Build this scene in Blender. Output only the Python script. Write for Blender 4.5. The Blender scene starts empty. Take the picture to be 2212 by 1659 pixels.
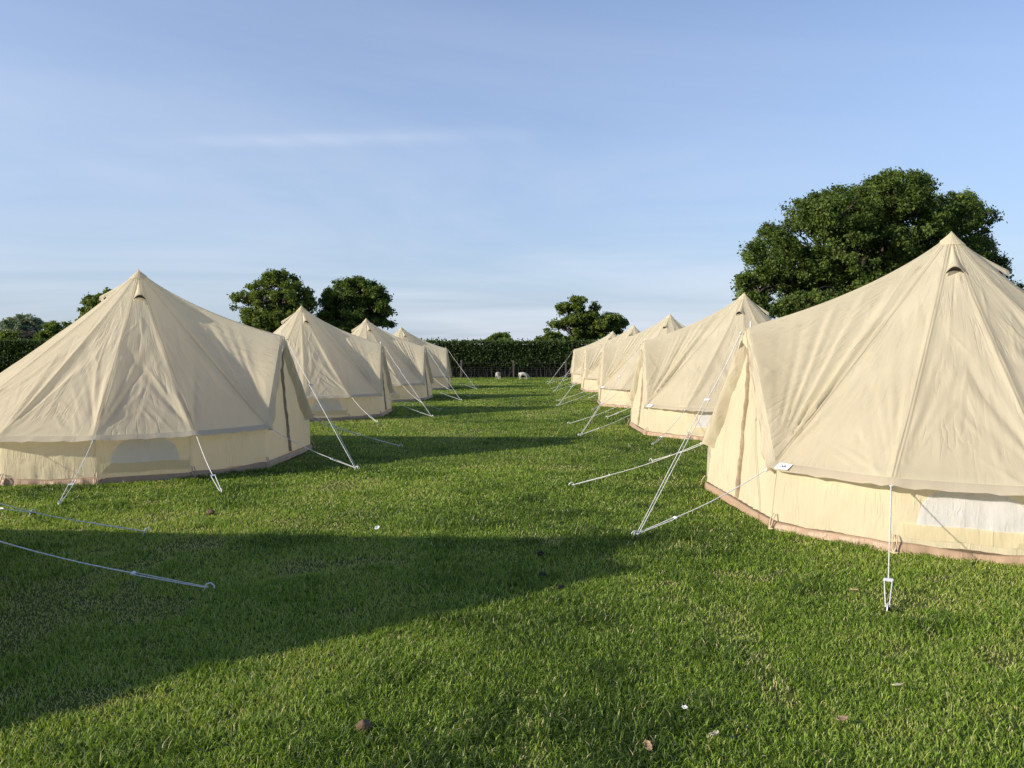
import bpy, math, random
import numpy as np
from mathutils import Vector

R = math.radians
rng = np.random.default_rng(7)
random.seed(7)
scene = bpy.context.scene
COL = scene.collection
DETAIL_GRASS = 1.0

# ------------------------------------------------------------------ helpers
def link(o, parent=None):
    COL.objects.link(o)
    if parent is not None:
        o.parent = parent
    return o

def np_mesh(name, verts, faces, mat=None, smooth=True, fattr=None, vattr=None, uv=None):
    """verts (N,3); faces (M,k) int array or list of such arrays."""
    if not isinstance(faces, list):
        faces = [faces]
    verts = np.asarray(verts, dtype=np.float32)
    me = bpy.data.meshes.new(name)
    me.vertices.add(len(verts))
    me.vertices.foreach_set('co', verts.ravel())
    loops = np.concatenate([np.asarray(f, dtype=np.int32).ravel() for f in faces])
    sizes = np.concatenate([np.full(len(f), np.asarray(f).shape[1], dtype=np.int32) for f in faces])
    starts = np.concatenate([[0], np.cumsum(sizes)[:-1]]).astype(np.int32)
    me.loops.add(len(loops))
    me.loops.foreach_set('vertex_index', loops)
    me.polygons.add(len(sizes))
    me.polygons.foreach_set('loop_start', starts)
    me.polygons.foreach_set('use_smooth', np.full(len(sizes), smooth, dtype=bool))
    me.update(calc_edges=True)
    for k, v in (fattr or {}).items():
        a = me.attributes.new(k, 'FLOAT', 'FACE'); a.data.foreach_set('value', np.asarray(v, dtype=np.float32))
    for k, v in (vattr or {}).items():
        a = me.attributes.new(k, 'FLOAT', 'POINT'); a.data.foreach_set('value', np.asarray(v, dtype=np.float32))
    if uv is not None:
        l = me.uv_layers.new(name='UVMap')
        l.data.foreach_set('uv', np.asarray(uv, dtype=np.float32)[loops].ravel())
    if mat: me.materials.append(mat)
    return me

def obj(name, me, parent=None):
    return link(bpy.data.objects.new(name, me), parent)

def empty(name, loc=(0, 0, 0), rz=0.0):
    o = bpy.data.objects.new(name, None)
    o.location = loc; o.rotation_euler = (0, 0, rz)
    o.empty_display_size = 0.3
    return link(o)

def tag(o, label=None, cat=None, group=None, kind=None):
    if label: o['label'] = label
    if cat: o['category'] = cat
    if group: o['group'] = group
    if kind: o['kind'] = kind
    return o

def grid_faces(nr, nc, closed=False):
    r = np.arange(nr - 1)[:, None]
    c = np.arange(nc if closed else nc - 1)[None, :]
    c2 = (c + 1) % nc
    f = np.stack([r * nc + c + 0 * r, r * nc + c2, (r + 1) * nc + c2, (r + 1) * nc + c + 0 * r], -1)
    return f.reshape(-1, 4)

def _h(ix, iy, iz, seed):
    n = (ix * 374761393 + iy * 668265263 + iz * 2147483647 * 0 + iz * 1274126177 + seed * 974634777) & 0xffffffff
    n = ((n ^ (n >> 13)) * 1274126177) & 0xffffffff
    return ((n ^ (n >> 16)) & 0xffff) / 65535.0

def vnoise(x, y, z=None, seed=0):
    x = np.asarray(x, dtype=np.float64); y = np.asarray(y, dtype=np.float64)
    z = np.zeros_like(x) if z is None else np.asarray(z, dtype=np.float64)
    xi, yi, zi = (np.floor(v).astype(np.int64) for v in (x, y, z))
    fx, fy, fz = x - xi, y - yi, z - zi
    fx, fy, fz = (f * f * (3 - 2 * f) for f in (fx, fy, fz))
    out = 0
    for dx in (0, 1):
        for dy in (0, 1):
            for dz in (0, 1):
                w = (fx if dx else 1 - fx) * (fy if dy else 1 - fy) * (fz if dz else 1 - fz)
                out = out + w * _h(xi + dx, yi + dy, zi + dz, seed)
    return out

def fbm(x, y, z=None, seed=0, oct=3):
    s, a, t = 0, 0.5, 0
    for k in range(oct):
        m = 2.0 ** k
        s = s + a * vnoise(np.asarray(x) * m, np.asarray(y) * m, None if z is None else np.asarray(z) * m, seed + k * 17)
        t += a; a *= 0.5
    return s / t

def sstep(a, b, x):
    t = np.clip((x - a) / (b - a), 0, 1)
    return t * t * (3 - 2 * t)

class Tubes:
    """collects swept tubes into one mesh"""
    def __init__(s): s.v, s.f, s.n = [], [], 0
    def add(s, pts, radii, sides=6):
        pts = [Vector(p) for p in pts]
        if not hasattr(radii, '__len__'): radii = [radii] * len(pts)
        ring = []
        for i, p in enumerate(pts):
            t = (pts[min(i + 1, len(pts) - 1)] - pts[max(i - 1, 0)]).normalized()
            up = Vector((0, 0, 1)) if abs(t.z) < .93 else Vector((1, 0, 0))
            a = t.cross(up).normalized(); b = t.cross(a).normalized()
            for k in range(sides):
                q = 2 * math.pi * k / sides
                s.v.append(p + (a * math.cos(q) + b * math.sin(q)) * radii[i])
        n = s.n
        for i in range(len(pts) - 1):
            for k in range(sides):
                k2 = (k + 1) % sides
                s.f.append((n + i * sides + k, n + i * sides + k2, n + (i + 1) * sides + k2, n + (i + 1) * sides + k))
        s.n += len(pts) * sides
        return s
    def mesh(s, name, mat, smooth=True):
        return np_mesh(name, np.array([tuple(v) for v in s.v]), np.array(s.f), mat, smooth)

# ------------------------------------------------------------------ materials
class NT:
    def __init__(s, name):
        s.m = bpy.data.materials.new(name); s.m.use_nodes = True
        s.t = s.m.node_tree; s.t.nodes.clear()
        s.out = s.t.nodes.new('ShaderNodeOutputMaterial')
    def n(s, typ, **kw):
        nd = s.t.nodes.new(typ)
        for k, v in kw.items():
            if k.startswith('i_'):
                key = k[2:]
                nd.inputs[int(key) if key.isdigit() else key.replace('_', ' ')].default_value = v
            else: setattr(nd, k, v)
        return nd
    def l(s, a, b): s.t.links.new(a, b)
    def math(s, op, a, b=None, clamp=False):
        nd = s.n('ShaderNodeMath', operation=op, use_clamp=clamp)
        for i, v in enumerate((a, b)):
            if v is None: continue
            if hasattr(v, 'is_linked'): s.l(v, nd.inputs[i])
            else: nd.inputs[i].default_value = v
        return nd.outputs[0]
    def mix(s, fac, a, b):
        nd = s.n('ShaderNodeMix', data_type='RGBA')
        for sock, v in ((nd.inputs[0], fac), (nd.inputs[6], a), (nd.inputs[7], b)):
            if hasattr(v, 'is_linked'): s.l(v, sock)
            else: sock.default_value = v
        return nd.outputs[2]
    def ramp(s, fac, stops):
        nd = s.n('ShaderNodeValToRGB')
        e = nd.color_ramp.elements
        while len(e) < len(stops): e.new(0.5)
        for el, (p, c) in zip(e, stops):
            el.position = p; el.color = c if len(c) == 4 else (*c, 1)
        s.l(fac, nd.inputs[0])
        return nd.outputs[0]

def c4(r, g, b): return (r, g, b, 1)

def cloth(name, col, trans=0.2, rough=0.85, tcol=None, bump=0.5, seam=False, wr=1.0):
    t = NT(name)
    uvn = t.n('ShaderNodeUVMap')
    # broad stain/fade variation
    geo = t.n('ShaderNodeTexCoord')
    n1 = t.n('ShaderNodeTexNoise', i_Scale=1.3, i_Detail=4.0, i_Roughness=.6)
    t.l(geo.outputs['Object'], n1.inputs['Vector'])
    dark = tuple(c * .9 for c in col)
    lite = tuple(min(1, c * 1.05) for c in col)
    colr = t.ramp(n1.outputs[0], [(.3, dark), (.7, lite)])
    if seam:
        at = t.n('ShaderNodeAttribute', attribute_name='seam')
        line = t.math('LESS_THAN', t.math('ABSOLUTE', t.math('SUBTRACT', at.outputs['Fac'], 0.014)), 0.007)
        colr = t.mix(t.math('MULTIPLY', line, .7), colr, c4(*(c * .45 for c in col)))
    # wrinkles: noise stretched along the drop of the cloth
    mp = t.n('ShaderNodeMapping'); mp.inputs['Scale'].default_value = (9 * wr, 2.2 * wr, 1)
    t.l(uvn.outputs[0], mp.inputs[0])
    n2 = t.n('ShaderNodeTexNoise', i_Scale=1.0, i_Detail=3.0, i_Roughness=.55, i_Distortion=.8)
    t.l(mp.outputs[0], n2.inputs['Vector'])
    # ridged creases
    mp3 = t.n('ShaderNodeMapping'); mp3.inputs['Scale'].default_value = (5.0 * wr, .9 * wr, 1); mp3.inputs['Rotation'].default_value = (0, 0, .16)
    t.l(uvn.outputs[0], mp3.inputs[0])
    n3 = t.n('ShaderNodeTexNoise', i_Scale=1.6, i_Detail=2.0, i_Roughness=.5, i_Distortion=.35)
    t.l(mp3.outputs[0], n3.inputs['Vector'])
    rid = t.math('POWER', t.math('SUBTRACT', 1.0, t.math('MULTIPLY', t.math('ABSOLUTE', t.math('SUBTRACT', n3.outputs[0], .5)), 5.0), True), 5.0)
    nm = t.n('ShaderNodeTexNoise', i_Scale=2.3, i_Detail=1.0); t.l(uvn.outputs[0], nm.inputs['Vector'])
    rid = t.math('MULTIPLY', rid, t.math('MULTIPLY', t.math('SUBTRACT', nm.outputs[0], .42), 4.0, True))
    mpw = t.n('ShaderNodeMapping'); mpw.inputs['Scale'].default_value = (60, 60, 1)
    t.l(uvn.outputs[0], mpw.inputs[0])
    n4 = t.n('ShaderNodeTexNoise', i_Scale=4.0, i_Detail=2.0)
    t.l(mpw.outputs[0], n4.inputs['Vector'])
    hgt = t.math('ADD', t.math('ADD', t.math('MULTIPLY', n2.outputs[0], .006), t.math('MULTIPLY', rid, .0045)), t.math('MULTIPLY', n4.outputs[0], .0006))
    bp = t.n('ShaderNodeBump', i_Strength=bump, i_Distance=1.0)
    t.l(hgt, bp.inputs['Height'])
    pb = t.n('ShaderNodeBsdfPrincipled', i_Roughness=rough)
    pb.inputs['Specular IOR Level'].default_value = .25
    pb.inputs['Sheen Weight'].default_value = .06
    t.l(colr, pb.inputs['Base Color']); t.l(bp.outputs[0], pb.inputs['Normal'])
    tr = t.n('ShaderNodeBsdfTranslucent'); tr.inputs[0].default_value = c4(*(tcol or col))
    t.l(bp.outputs[0], tr.inputs['Normal'])
    mx = t.n('ShaderNodeMixShader'); mx.inputs[0].default_value = trans
    t.l(pb.outputs[0], mx.inputs[1]); t.l(tr.outputs[0], mx.inputs[2])
    t.l(mx.outputs[0], t.out.inputs[0])
    return t.m

def plain(name, col, rough=.7, metal=0.0, noise=None, bump=0.0, spec=.4):
    t = NT(name)
    pb = t.n('ShaderNodeBsdfPrincipled', i_Roughness=rough, i_Metallic=metal)
    pb.inputs['Specular IOR Level'].default_value = spec
    tc = t.n('ShaderNodeTexCoord')
    n1 = t.n('ShaderNodeTexNoise', i_Scale=noise or 8.0, i_Detail=4.0)
    t.l(tc.outputs['Object'], n1.inputs['Vector'])
    t.l(t.ramp(n1.outputs[0], [(.3, tuple(c * .72 for c in col)), (.7, tuple(min(1, c * 1.15) for c in col))]), pb.inputs['Base Color'])
    if bump:
        bp = t.n('ShaderNodeBump', i_Strength=bump, i_Distance=.02)
        t.l(n1.outputs[0], bp.inputs['Height']); t.l(bp.outputs[0], pb.inputs['Normal'])
    t.l(pb.outputs[0], t.out.inputs[0])
    return t.m

def leafmat(name, a, b, trans=.28, tcol=None, rough=.6):
    t = NT(name)
    at = t.n('ShaderNodeAttribute', attribute_name='tint')
    col = t.ramp(at.outputs['Fac'], [(0, a), (1, b)])
    pb = t.n('ShaderNodeBsdfPrincipled', i_Roughness=rough)
    pb.inputs['Specular IOR Level'].default_value = .2
    t.l(col, pb.inputs['Base Color'])
    tr = t.n('ShaderNodeBsdfTranslucent')
    tm = t.n('ShaderNodeMix', data_type='RGBA', blend_type='MULTIPLY', i_0=1.0)
    t.l(col, tm.inputs[6]); tm.inputs[7].default_value = c4(*(tcol or (1.3, 1.35, .6)))
    t.l(tm.outputs[2], tr.inputs[0])
    mx = t.n('ShaderNodeMixShader'); mx.inputs[0].default_value = trans
    t.l(pb.outputs[0], mx.inputs[1]); t.l(tr.outputs[0], mx.inputs[2])
    t.l(mx.outputs[0], t.out.inputs[0])
    return t.m

M = {}
M['roof'] = cloth('roof_canvas', (.775, .70, .515), trans=.55, bump=1.0, seam=True, tcol=(.93, .87, .69))
M['wall'] = cloth('wall_canvas', (.76, .685, .49), trans=.48, bump=1.2, wr=1.6, tcol=(.86, .79, .58))
M['gusset'] = cloth('gusset_canvas', (.67, .60, .45), trans=.45, bump=1.0, wr=2.2)
M['valance'] = cloth('valance_canvas', (.62, .54, .40), trans=.42, bump=.4, wr=1.5)
M['sheet'] = cloth('groundsheet_plastic', (.34, .235, .155), trans=.0, rough=.42, bump=.9, wr=2.0)
M['mesh'] = cloth('window_mesh', (.74, .75, .79), trans=.6, tcol=(.88, .90, .97), bump=.9, wr=2.4)
M['zip'] = plain('zip_binding', (.27, .205, .13), .7, noise=30)
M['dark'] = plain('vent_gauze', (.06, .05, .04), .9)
M['rope'] = plain('white_rope', (.68, .67, .64), .7, noise=60)
M['slider'] = plain('slider_plastic', (.62, .63, .65), .35)
M['steel'] = plain('peg_steel', (.72, .73, .74), .4, metal=.35)
M['strap'] = plain('loop_webbing', (.50, .39, .27), .85)
M['tag'] = plain('tag_white', (.80, .80, .82), .6)
M['ink'] = plain('tag_ink', (.06, .08, .08), .6)
M['bark'] = plain('oak_bark', (.045, .038, .03), .95, noise=3, bump=.6)
M['wood'] = plain('weathered_post', (.09, .08, .065), .9, noise=6)
M['wire'] = plain('fence_wire', (.10, .10, .10), .6, metal=.2)
M['wool'] = plain('lamb_wool', (.52, .48, .41), .95, noise=40, bump=.5)
M['dung'] = plain('dark_dung', (.022, .019, .014), .85, noise=40, bump=1)
M['soil'] = plain('brown_soil', (.13, .085, .05), .95, noise=40, bump=1)
M['leaf_dry'] = plain('dry_leaf', (.36, .24, .13), .8, noise=30)
M['leaf_pale'] = plain('pale_leaf', (.50, .46, .28), .7, noise=30)
M['paper'] = plain('white_scrap', (.80, .80, .78), .7, noise=20)
M['oak'] = leafmat('oak_leaves', (.028, .052, .010), (.145, .20, .042), trans=.36)
M['oak2'] = leafmat('tree_leaves', (.042, .070, .013), (.19, .245, .052), trans=.40)
M['willow'] = leafmat('grey_leaves', (.12, .16, .105), (.26, .30, .21))
M['hedge'] = leafmat('hedge_leaves', (.022, .040, .011), (.080, .118, .032))
M['core'] = plain('hedge_twigs', (.020, .018, .012), .95, noise=5)
M['twig'] = plain('hedge_stems', (.028, .025, .020), .95, noise=9)

def grass_mat():
    t = NT('grass_blades')
    at = t.n('ShaderNodeAttribute', attribute_name='tint')
    col = t.ramp(at.outputs['Fac'], [(0, (.045, .085, .012)), (.35, (.175, .280, .028)), (.7, (.305, .420, .060)), (.9, (.44, .43, .16)), (1, (.62, .55, .34))])
    pb = t.n('ShaderNodeBsdfPrincipled', i_Roughness=.5)
    pb.inputs['Specular IOR Level'].default_value = .3
    t.l(col, pb.inputs['Base Color'])
    tr = t.n('ShaderNodeBsdfTranslucent')
    tm = t.n('ShaderNodeMix', data_type='RGBA', blend_type='MULTIPLY', i_0=1.0)
    t.l(col, tm.inputs[6]); tm.inputs[7].default_value = c4(1.25, 1.2, .6)
    t.l(tm.outputs[2], tr.inputs[0])
    mx = t.n('ShaderNodeMixShader'); mx.inputs[0].default_value = .38
    t.l(pb.outputs[0], mx.inputs[1]); t.l(tr.outputs[0], mx.inputs[2]); t.l(mx.outputs[0], t.out.inputs[0])
    return t.m

def ground_mat():
    t = NT('meadow_ground')
    tc = t.n('ShaderNodeTexCoord')
    n1 = t.n('ShaderNodeTexNoise', i_Scale=.6, i_Detail=6.0, i_Roughness=.65)
    n2 = t.n('ShaderNodeTexNoise', i_Scale=14.0, i_Detail=5.0, i_Roughness=.7)
    for n in (n1, n2): t.l(tc.outputs['Object'], n.inputs['Vector'])
    a = t.ramp(n1.outputs[0], [(.3, (.04, .06, .010)), (.7, (.09, .11, .02))])
    b = t.ramp(n2.outputs[0], [(.35, (.03, .045, .01)), (.6, (.08, .11, .02)), (.8, (.13, .12, .05))])
    pb = t.n('ShaderNodeBsdfPrincipled', i_Roughness=.9)
    pb.inputs['Specular IOR Level'].default_value = .1
    t.l(t.mix(.5, a, b), pb.inputs['Base Color'])
    bp = t.n('ShaderNodeBump', i_Strength=.8, i_Distance=.04); t.l(n2.outputs[0], bp.inputs['Height']); t.l(bp.outputs[0], pb.inputs['Normal'])
    t.l(pb.outputs[0], t.out.inputs[0])
    return t.m
M['grass'] = grass_mat(); M['ground'] = ground_mat()

# ------------------------------------------------------------------ camera, sun, sky
W0, H0, F0, VPX, VPY = 2212.0, 1659.0, 1660.0, 1148.0, 766.0
CAM_H = 1.6
cam = bpy.data.cameras.new('camera'); co = link(bpy.data.objects.new('camera', cam))
co.location = (0, 0, CAM_H); co.rotation_euler = (R(90), 0, 0)
cam.sensor_width = 36; cam.lens = 36 * F0 / W0
cam.shift_x = -(VPX - W0 / 2) / W0
cam.shift_y = -(H0 / 2 - VPY) / W0
cam.clip_start = .05; cam.clip_end = 5000
scene.camera = co

SUN_EL, SUN_XY = R(20.2), Vector((-.93, -.362)).normalized()
sdir = Vector((SUN_XY.x * math.cos(SUN_EL), SUN_XY.y * math.cos(SUN_EL), math.sin(SUN_EL)))
sl = bpy.data.lights.new('sun', 'SUN'); so = link(bpy.data.objects.new('sun', sl))
sl.energy = 4.7; sl.angle = R(1.1); sl.color = (1.0, .90, .74)
so.rotation_euler = sdir.to_track_quat('Z', 'Y').to_euler(); so.location = (-30, -12, 20)

w = bpy.data.worlds.new('World'); scene.world = w; w.use_nodes = True
nt = w.node_tree; nt.nodes.clear()
wn = NT.__new__(NT); wn.t = nt; wn.m = None
out = nt.nodes.new('ShaderNodeOutputWorld'); bg = nt.nodes.new('ShaderNodeBackground')
sky = nt.nodes.new('ShaderNodeTexSky'); sky.sky_type = 'NISHITA'; sky.sun_disc = False
sky.sun_elevation = SUN_EL; sky.sun_rotation = math.atan2(SUN_XY.x, SUN_XY.y)
sky.altitude = 50; sky.air_density = 1.0; sky.dust_density = .5; sky.ozone_density = 3.0
tc = wn.n('ShaderNodeTexCoord')
sx = wn.n('ShaderNodeSeparateXYZ'); wn.l(tc.outputs['Generated'], sx.inputs[0])
zz = wn.math('MAXIMUM', sx.outputs[2], 0.0)
den = wn.math('ADD', zz, .10)
px = wn.math('DIVIDE', sx.outputs[0], den); py = wn.math('DIVIDE', sx.outputs[1], den)
cv = wn.n('ShaderNodeCombineXYZ'); wn.l(px, cv.inputs[0]); wn.l(py, cv.inputs[1])
mp = wn.n('ShaderNodeMapping'); mp.inputs['Scale'].default_value = (.30, .50, 1); mp.inputs['Rotation'].default_value = (0, 0, R(-22)); wn.l(cv.outputs[0], mp.inputs[0])
na = wn.n('ShaderNodeTexNoise', i_Scale=1.0, i_Detail=7.0, i_Roughness=.56, i_Distortion=.9); wn.l(mp.outputs[0], na.inputs['Vector'])
mp2 = wn.n('ShaderNodeMapping'); mp2.inputs['Scale'].default_value = (.22, .30, 1); mp2.inputs['Location'].default_value = (3.1, 1.7, 0); wn.l(cv.outputs[0], mp2.inputs[0])
nb = wn.n('ShaderNodeTexNoise', i_Scale=1.0, i_Detail=3.0, i_Roughness=.5); wn.l(mp2.outputs[0], nb.inputs['Vector'])
ca = wn.ramp(na.outputs[0], [(.40, (0, 0, 0)), (.70, (1, 1, 1))])
cb = wn.ramp(nb.outputs[0], [(.30, (0, 0, 0)), (.70, (1, 1, 1))])
veil = wn.math('MULTIPLY', ca, wn.math('ADD', .25, wn.math('MULTIPLY', cb, .75)))
# veil thins towards the zenith, as the high cloud does
veil = wn.math('MULTIPLY', veil, wn.math('SUBTRACT', 1.0, wn.math('MULTIPLY', zz, 1.9), True))
# one long cirrus streak
az = wn.math('DIVIDE', sx.outputs[0], wn.math('MAXIMUM', sx.outputs[1], .05))
el = wn.math('DIVIDE', sx.outputs[2], wn.math('MAXIMUM', sx.outputs[1], .05))
lin = wn.math('ADD', el, wn.math('MULTIPLY', az, -.018))
lin = wn.math('ADD', lin, wn.math('MULTIPLY', wn.math('SUBTRACT', na.outputs[0], .5), .03))
g = wn.math('POWER', 2.718, wn.math('MULTIPLY', wn.math('POWER', wn.math('ABSOLUTE', wn.math('DIVIDE', wn.math('SUBTRACT', lin, .286), .009)), 2.0), -1.0))
ga = wn.math('POWER', 2.718, wn.math('MULTIPLY', wn.math('POWER', wn.math('ABSOLUTE', wn.math('DIVIDE', wn.math('ADD', az, .22), .23)), 2.0), -1.0))
streak = wn.math('MULTIPLY', wn.math('MULTIPLY', g, ga), wn.math('ADD', .02, wn.math('MULTIPLY', ca, .5)))
lb = wn.math('ADD', .85, wn.math('MULTIPLY', az, -.6), True)
fac = wn.math('ADD', wn.math('MULTIPLY', wn.math('MULTIPLY', veil, lb), .95), wn.math('MULTIPLY', streak, .8), True)
skyc = wn.n('ShaderNodeMix', data_type='RGBA', blend_type='MULTIPLY', i_0=1.0)
wn.l(sky.outputs[0], skyc.inputs[6]); skyc.inputs[7].default_value = c4(1.0, .965, 1.06)
SKYTINT = skyc
hz = wn.math('MULTIPLY', wn.math('POWER', 2.718, wn.math('MULTIPLY', zz, -2.9)), .92)
hazed = wn.mix(hz, skyc.outputs[2], c4(2.12, 2.54, 3.15))
cm = wn.mix(fac, hazed, c4(4.2, 4.4, 4.9))
wn.l(cm, bg.inputs[0]); bg.inputs[1].default_value = .14
nt.links.new(bg.outputs[0], out.inputs[0])
scene.view_settings.view_transform = 'Standard'; scene.view_settings.look = 'None'
scene.view_settings.exposure = 0.6; scene.view_settings.gamma = 1.0
scene.cycles.use_denoising = True
scene.cycles.max_bounces = 8; scene.cycles.transparent_max_bounces = 4
scene.cycles.diffuse_bounces = 5; scene.cycles.glossy_bounces = 2; scene.cycles.transmission_bounces = 5
scene.cycles.caustics_reflective = False; scene.cycles.caustics_refractive = False

def px(x, y):
    """a ground point from its place in the picture (used once, to measure the field)"""
    d = F0 * CAM_H / (y - VPY)
    return ((x - VPX) * d / F0, d)

# ------------------------------------------------------------------ ground
def hgt(x, y):
    return 0.0
gv, gf = [], []
gm = np_mesh('field', np.array([(-1500, -300, 0), (1500, -300, 0), (1500, 2500, 0), (-1500, 2500, 0)]), np.array([[0, 1, 2, 3]]), M['ground'], False)
tag(obj('field', gm), 'flat mown meadow the tents stand on', kind='structure')

# ------------------------------------------------------------------ bell tent
APEX = np.array([0, 0, 2.92])
RW = 2.5
ANG = [49.0, 73.2, 97.4, 121.6, 145.8, 170.0]
RE, ZE = 2.56, .605
EP = np.array([2.25, 1.00, ZE]); TP = np.array([2.13, 0, 1.90])
LE = np.array([2.335, 1.01, .545]); LT = np.array([2.18, 0, 1.88])
def ring_points():
    pts = [TP, EP]
    for a in ANG: pts.append(np.array([RE * math.cos(R(a)), RE * math.sin(R(a)), ZE]))
    for a in reversed(ANG): pts.append(np.array([RE * math.cos(R(a)), -RE * math.sin(R(a)), ZE]))
    pts.append(EP * np.array([1, -1, 1]))
    return pts                                   # 15 points, closed
RING = ring_points(); NP_ = len(RING)
def ring_normal(i):
    p = RING[i]
    if i == 0: return np.array([0.18, 0, .98])
    a = math.atan2(p[1], p[0])
    if i in (1, NP_ - 1): return np.array([.28, .62 * np.sign(p[1]), .73])
    return np.array([.68 * math.cos(a), .68 * math.sin(a), .735])
RN = [ring_normal(i) for i in range(NP_)]
SAG = [.17 if i == 0 else (.075 if i in (1, NP_ - 1) else .10) for i in range(NP_)]

class RoofShape:
    def __init__(s, seed):
        r = s.r = np.random.default_rng(seed)
        s.corner = [[(r.uniform(12, 26) if j < 2 else r.uniform(28, 56), r.uniform(0, 6.28), r.uniform(.5, 1.0) * (1 if j < 2 else .55)) for j in range(5)] for _ in range(NP_)]
        s.camp = [r.uniform(.7, 1.25) for _ in range(NP_)]
        s.creases = []
        for k in range(NP_):
            L = []
            for _ in range(int(r.integers(12, 20))):
                L.append((r.uniform(.04, .96), r.uniform(.35, 1.0) if r.random() < .75 else r.uniform(.15, .6), r.uniform(.12, .42), r.uniform(.012, .034), r.normal(0, .30), r.uniform(.003, .0085) * r.choice([1, 1, -1])))
            if k in (0, NP_ - 1):
                for _ in range(45):
                    L.append((r.uniform(.05, .95), r.uniform(.45, 1.0), r.uniform(.05, .22), r.uniform(.008, .02), r.uniform(-1.5, 1.5), r.uniform(.002, .005)))
            W_ = np.linalg.norm(RING[(k + 1) % NP_] - RING[k])
            for _ in range(28):
                cu, ct = r.uniform(.03, .97), 1 - abs(r.normal(0, .28))
                if ct < .25: continue
                c = 0 if cu < .5 else 1
                ang = math.atan2(-(c - cu) * W_ * ct, (1.02 - ct) * 3.2) * r.uniform(.4, 1.0) + r.normal(0, .12)
                L.append((cu, ct, r.uniform(.06, .32), r.uniform(.009, .016), ang, r.uniform(.004, .011) * r.choice([1, 1, -1])))
            s.creases.append(L)
    def point(s, k, u, t, wrinkle=True, lift=0.0):
        """panel k, u across 0..1, t from apex 0 to edge 1 (arrays)"""
        k2 = (k + 1) % NP_
        A, B0, B1 = APEX, RING[k], RING[k2]
        B = B0 + (B1 - B0) * u[..., None]
        P = A + (B - A) * t[..., None]
        N = RN[k] + (RN[k2] - RN[k]) * u[..., None]
        N = N / np.linalg.norm(N, axis=-1, keepdims=True)
        sag = SAG[k] + (SAG[k2] - SAG[k]) * u
        g = (1 - t) * t ** .75 / 0.288 * .72
        P = P - N * (sag * g)[..., None]
        W = np.linalg.norm(B1 - B0)
        L = np.linalg.norm((B0 + B1) / 2 - A)
        big = k in (0, NP_ - 1)
        lat = (.05 if big else .013) * 4 * u * (1 - u) * t ** 1.1 * (1 - .55 * t ** 6)
        d = -lat
        if wrinkle:
            ph = .5
            for c in (0, 1):
                ci = k if c == 0 else k2
                x = (u if c == 0 else 1 - u) * W * t
                y = (1 - t) * L
                th = np.arctan2(x, y + .03); rr = np.hypot(x, y)
                env = sstep(.02, .45, rr) * np.exp(-(rr / 1.6) ** 2) * np.exp(-(th / (.75 if big else .32)) ** 2)
                f = sum(a * np.cos(th * fr + p) for fr, p, a in s.corner[ci]) * .5
                amp = .035 * s.camp[ci]
                if big: env = env * sstep(0, .22, u if k == 0 else 1 - u)
                if ci == 0: amp = 0.006
                elif ci in (1, NP_ - 1): amp *= 1.9 if big else 1.1
                d = d + amp * env * f
                # cloth pulled up into a ridge along the seam
                if ci != 0:
                    d = d + .022 * np.exp(-(x / .045) ** 2) * sstep(.12, .6, t) * (1 - .5 * t ** 8)
                    d = d - .010 * np.exp(-((x - .11) / .05) ** 2) * sstep(.35, .8, t) * (1 - t ** 10)
            if big:
                # cloth lifted over the A-frame pole just inside the porch edge
                uu = u if k == 0 else 1 - u
                d = d + .10 * sstep(.82, 1.0, t) ** 1.3 * np.sin(np.pi * np.clip(uu, 0, 1)) ** .7 * (.35 + .65 * uu)
            for (cu, ct, ln, wd, ang, amp) in s.creases[k]:
                X = (u - cu) * W * t; Y = (t - ct) * L
                ca_, sa_ = math.cos(ang), math.sin(ang)
                a = X * ca_ + Y * sa_; b = -X * sa_ + Y * ca_
                q = np.exp(-(a / wd) ** 2 - (b / ln) ** 2)
                d = d + amp * q * np.sin(np.pi * u) ** .5
        return P + N * (d + lift)[..., None]

NU, NS = 46, 124
def build_roof(seed):
    s = RoofShape(seed)
    t = np.linspace(.012, 1, NS) ** .92
    cols, uvs, seam = [], [], []
    for k in range(NP_):
        u = np.linspace(0, 1, NU, endpoint=False)
        U, T = np.meshgrid(u, t)
        cols.append(s.point(k, U, T))
        W = np.linalg.norm(RING[(k + 1) % NP_] - RING[k]); L = 3.3
        uvs.append(np.stack([k * 1.37 + U * W, T * L], -1))
        sd = np.minimum(U, 1 - U) * W * T
        if k == 0: sd = (1 - U) * W * T
        if k == NP_ - 1: sd = U * W * T
        seam.append(sd)
    V = np.concatenate(cols, 1); UV = np.concatenate(uvs, 1); SE = np.concatenate(seam, 1)
    nc = V.shape[1]
    f = grid_faces(NS, nc, True)
    me = np_mesh('roof', V.reshape(-1, 3), f, M['roof'], True, vattr={'seam': SE.ravel()}, uv=UV.reshape(-1, 2))
    return me, s

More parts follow.
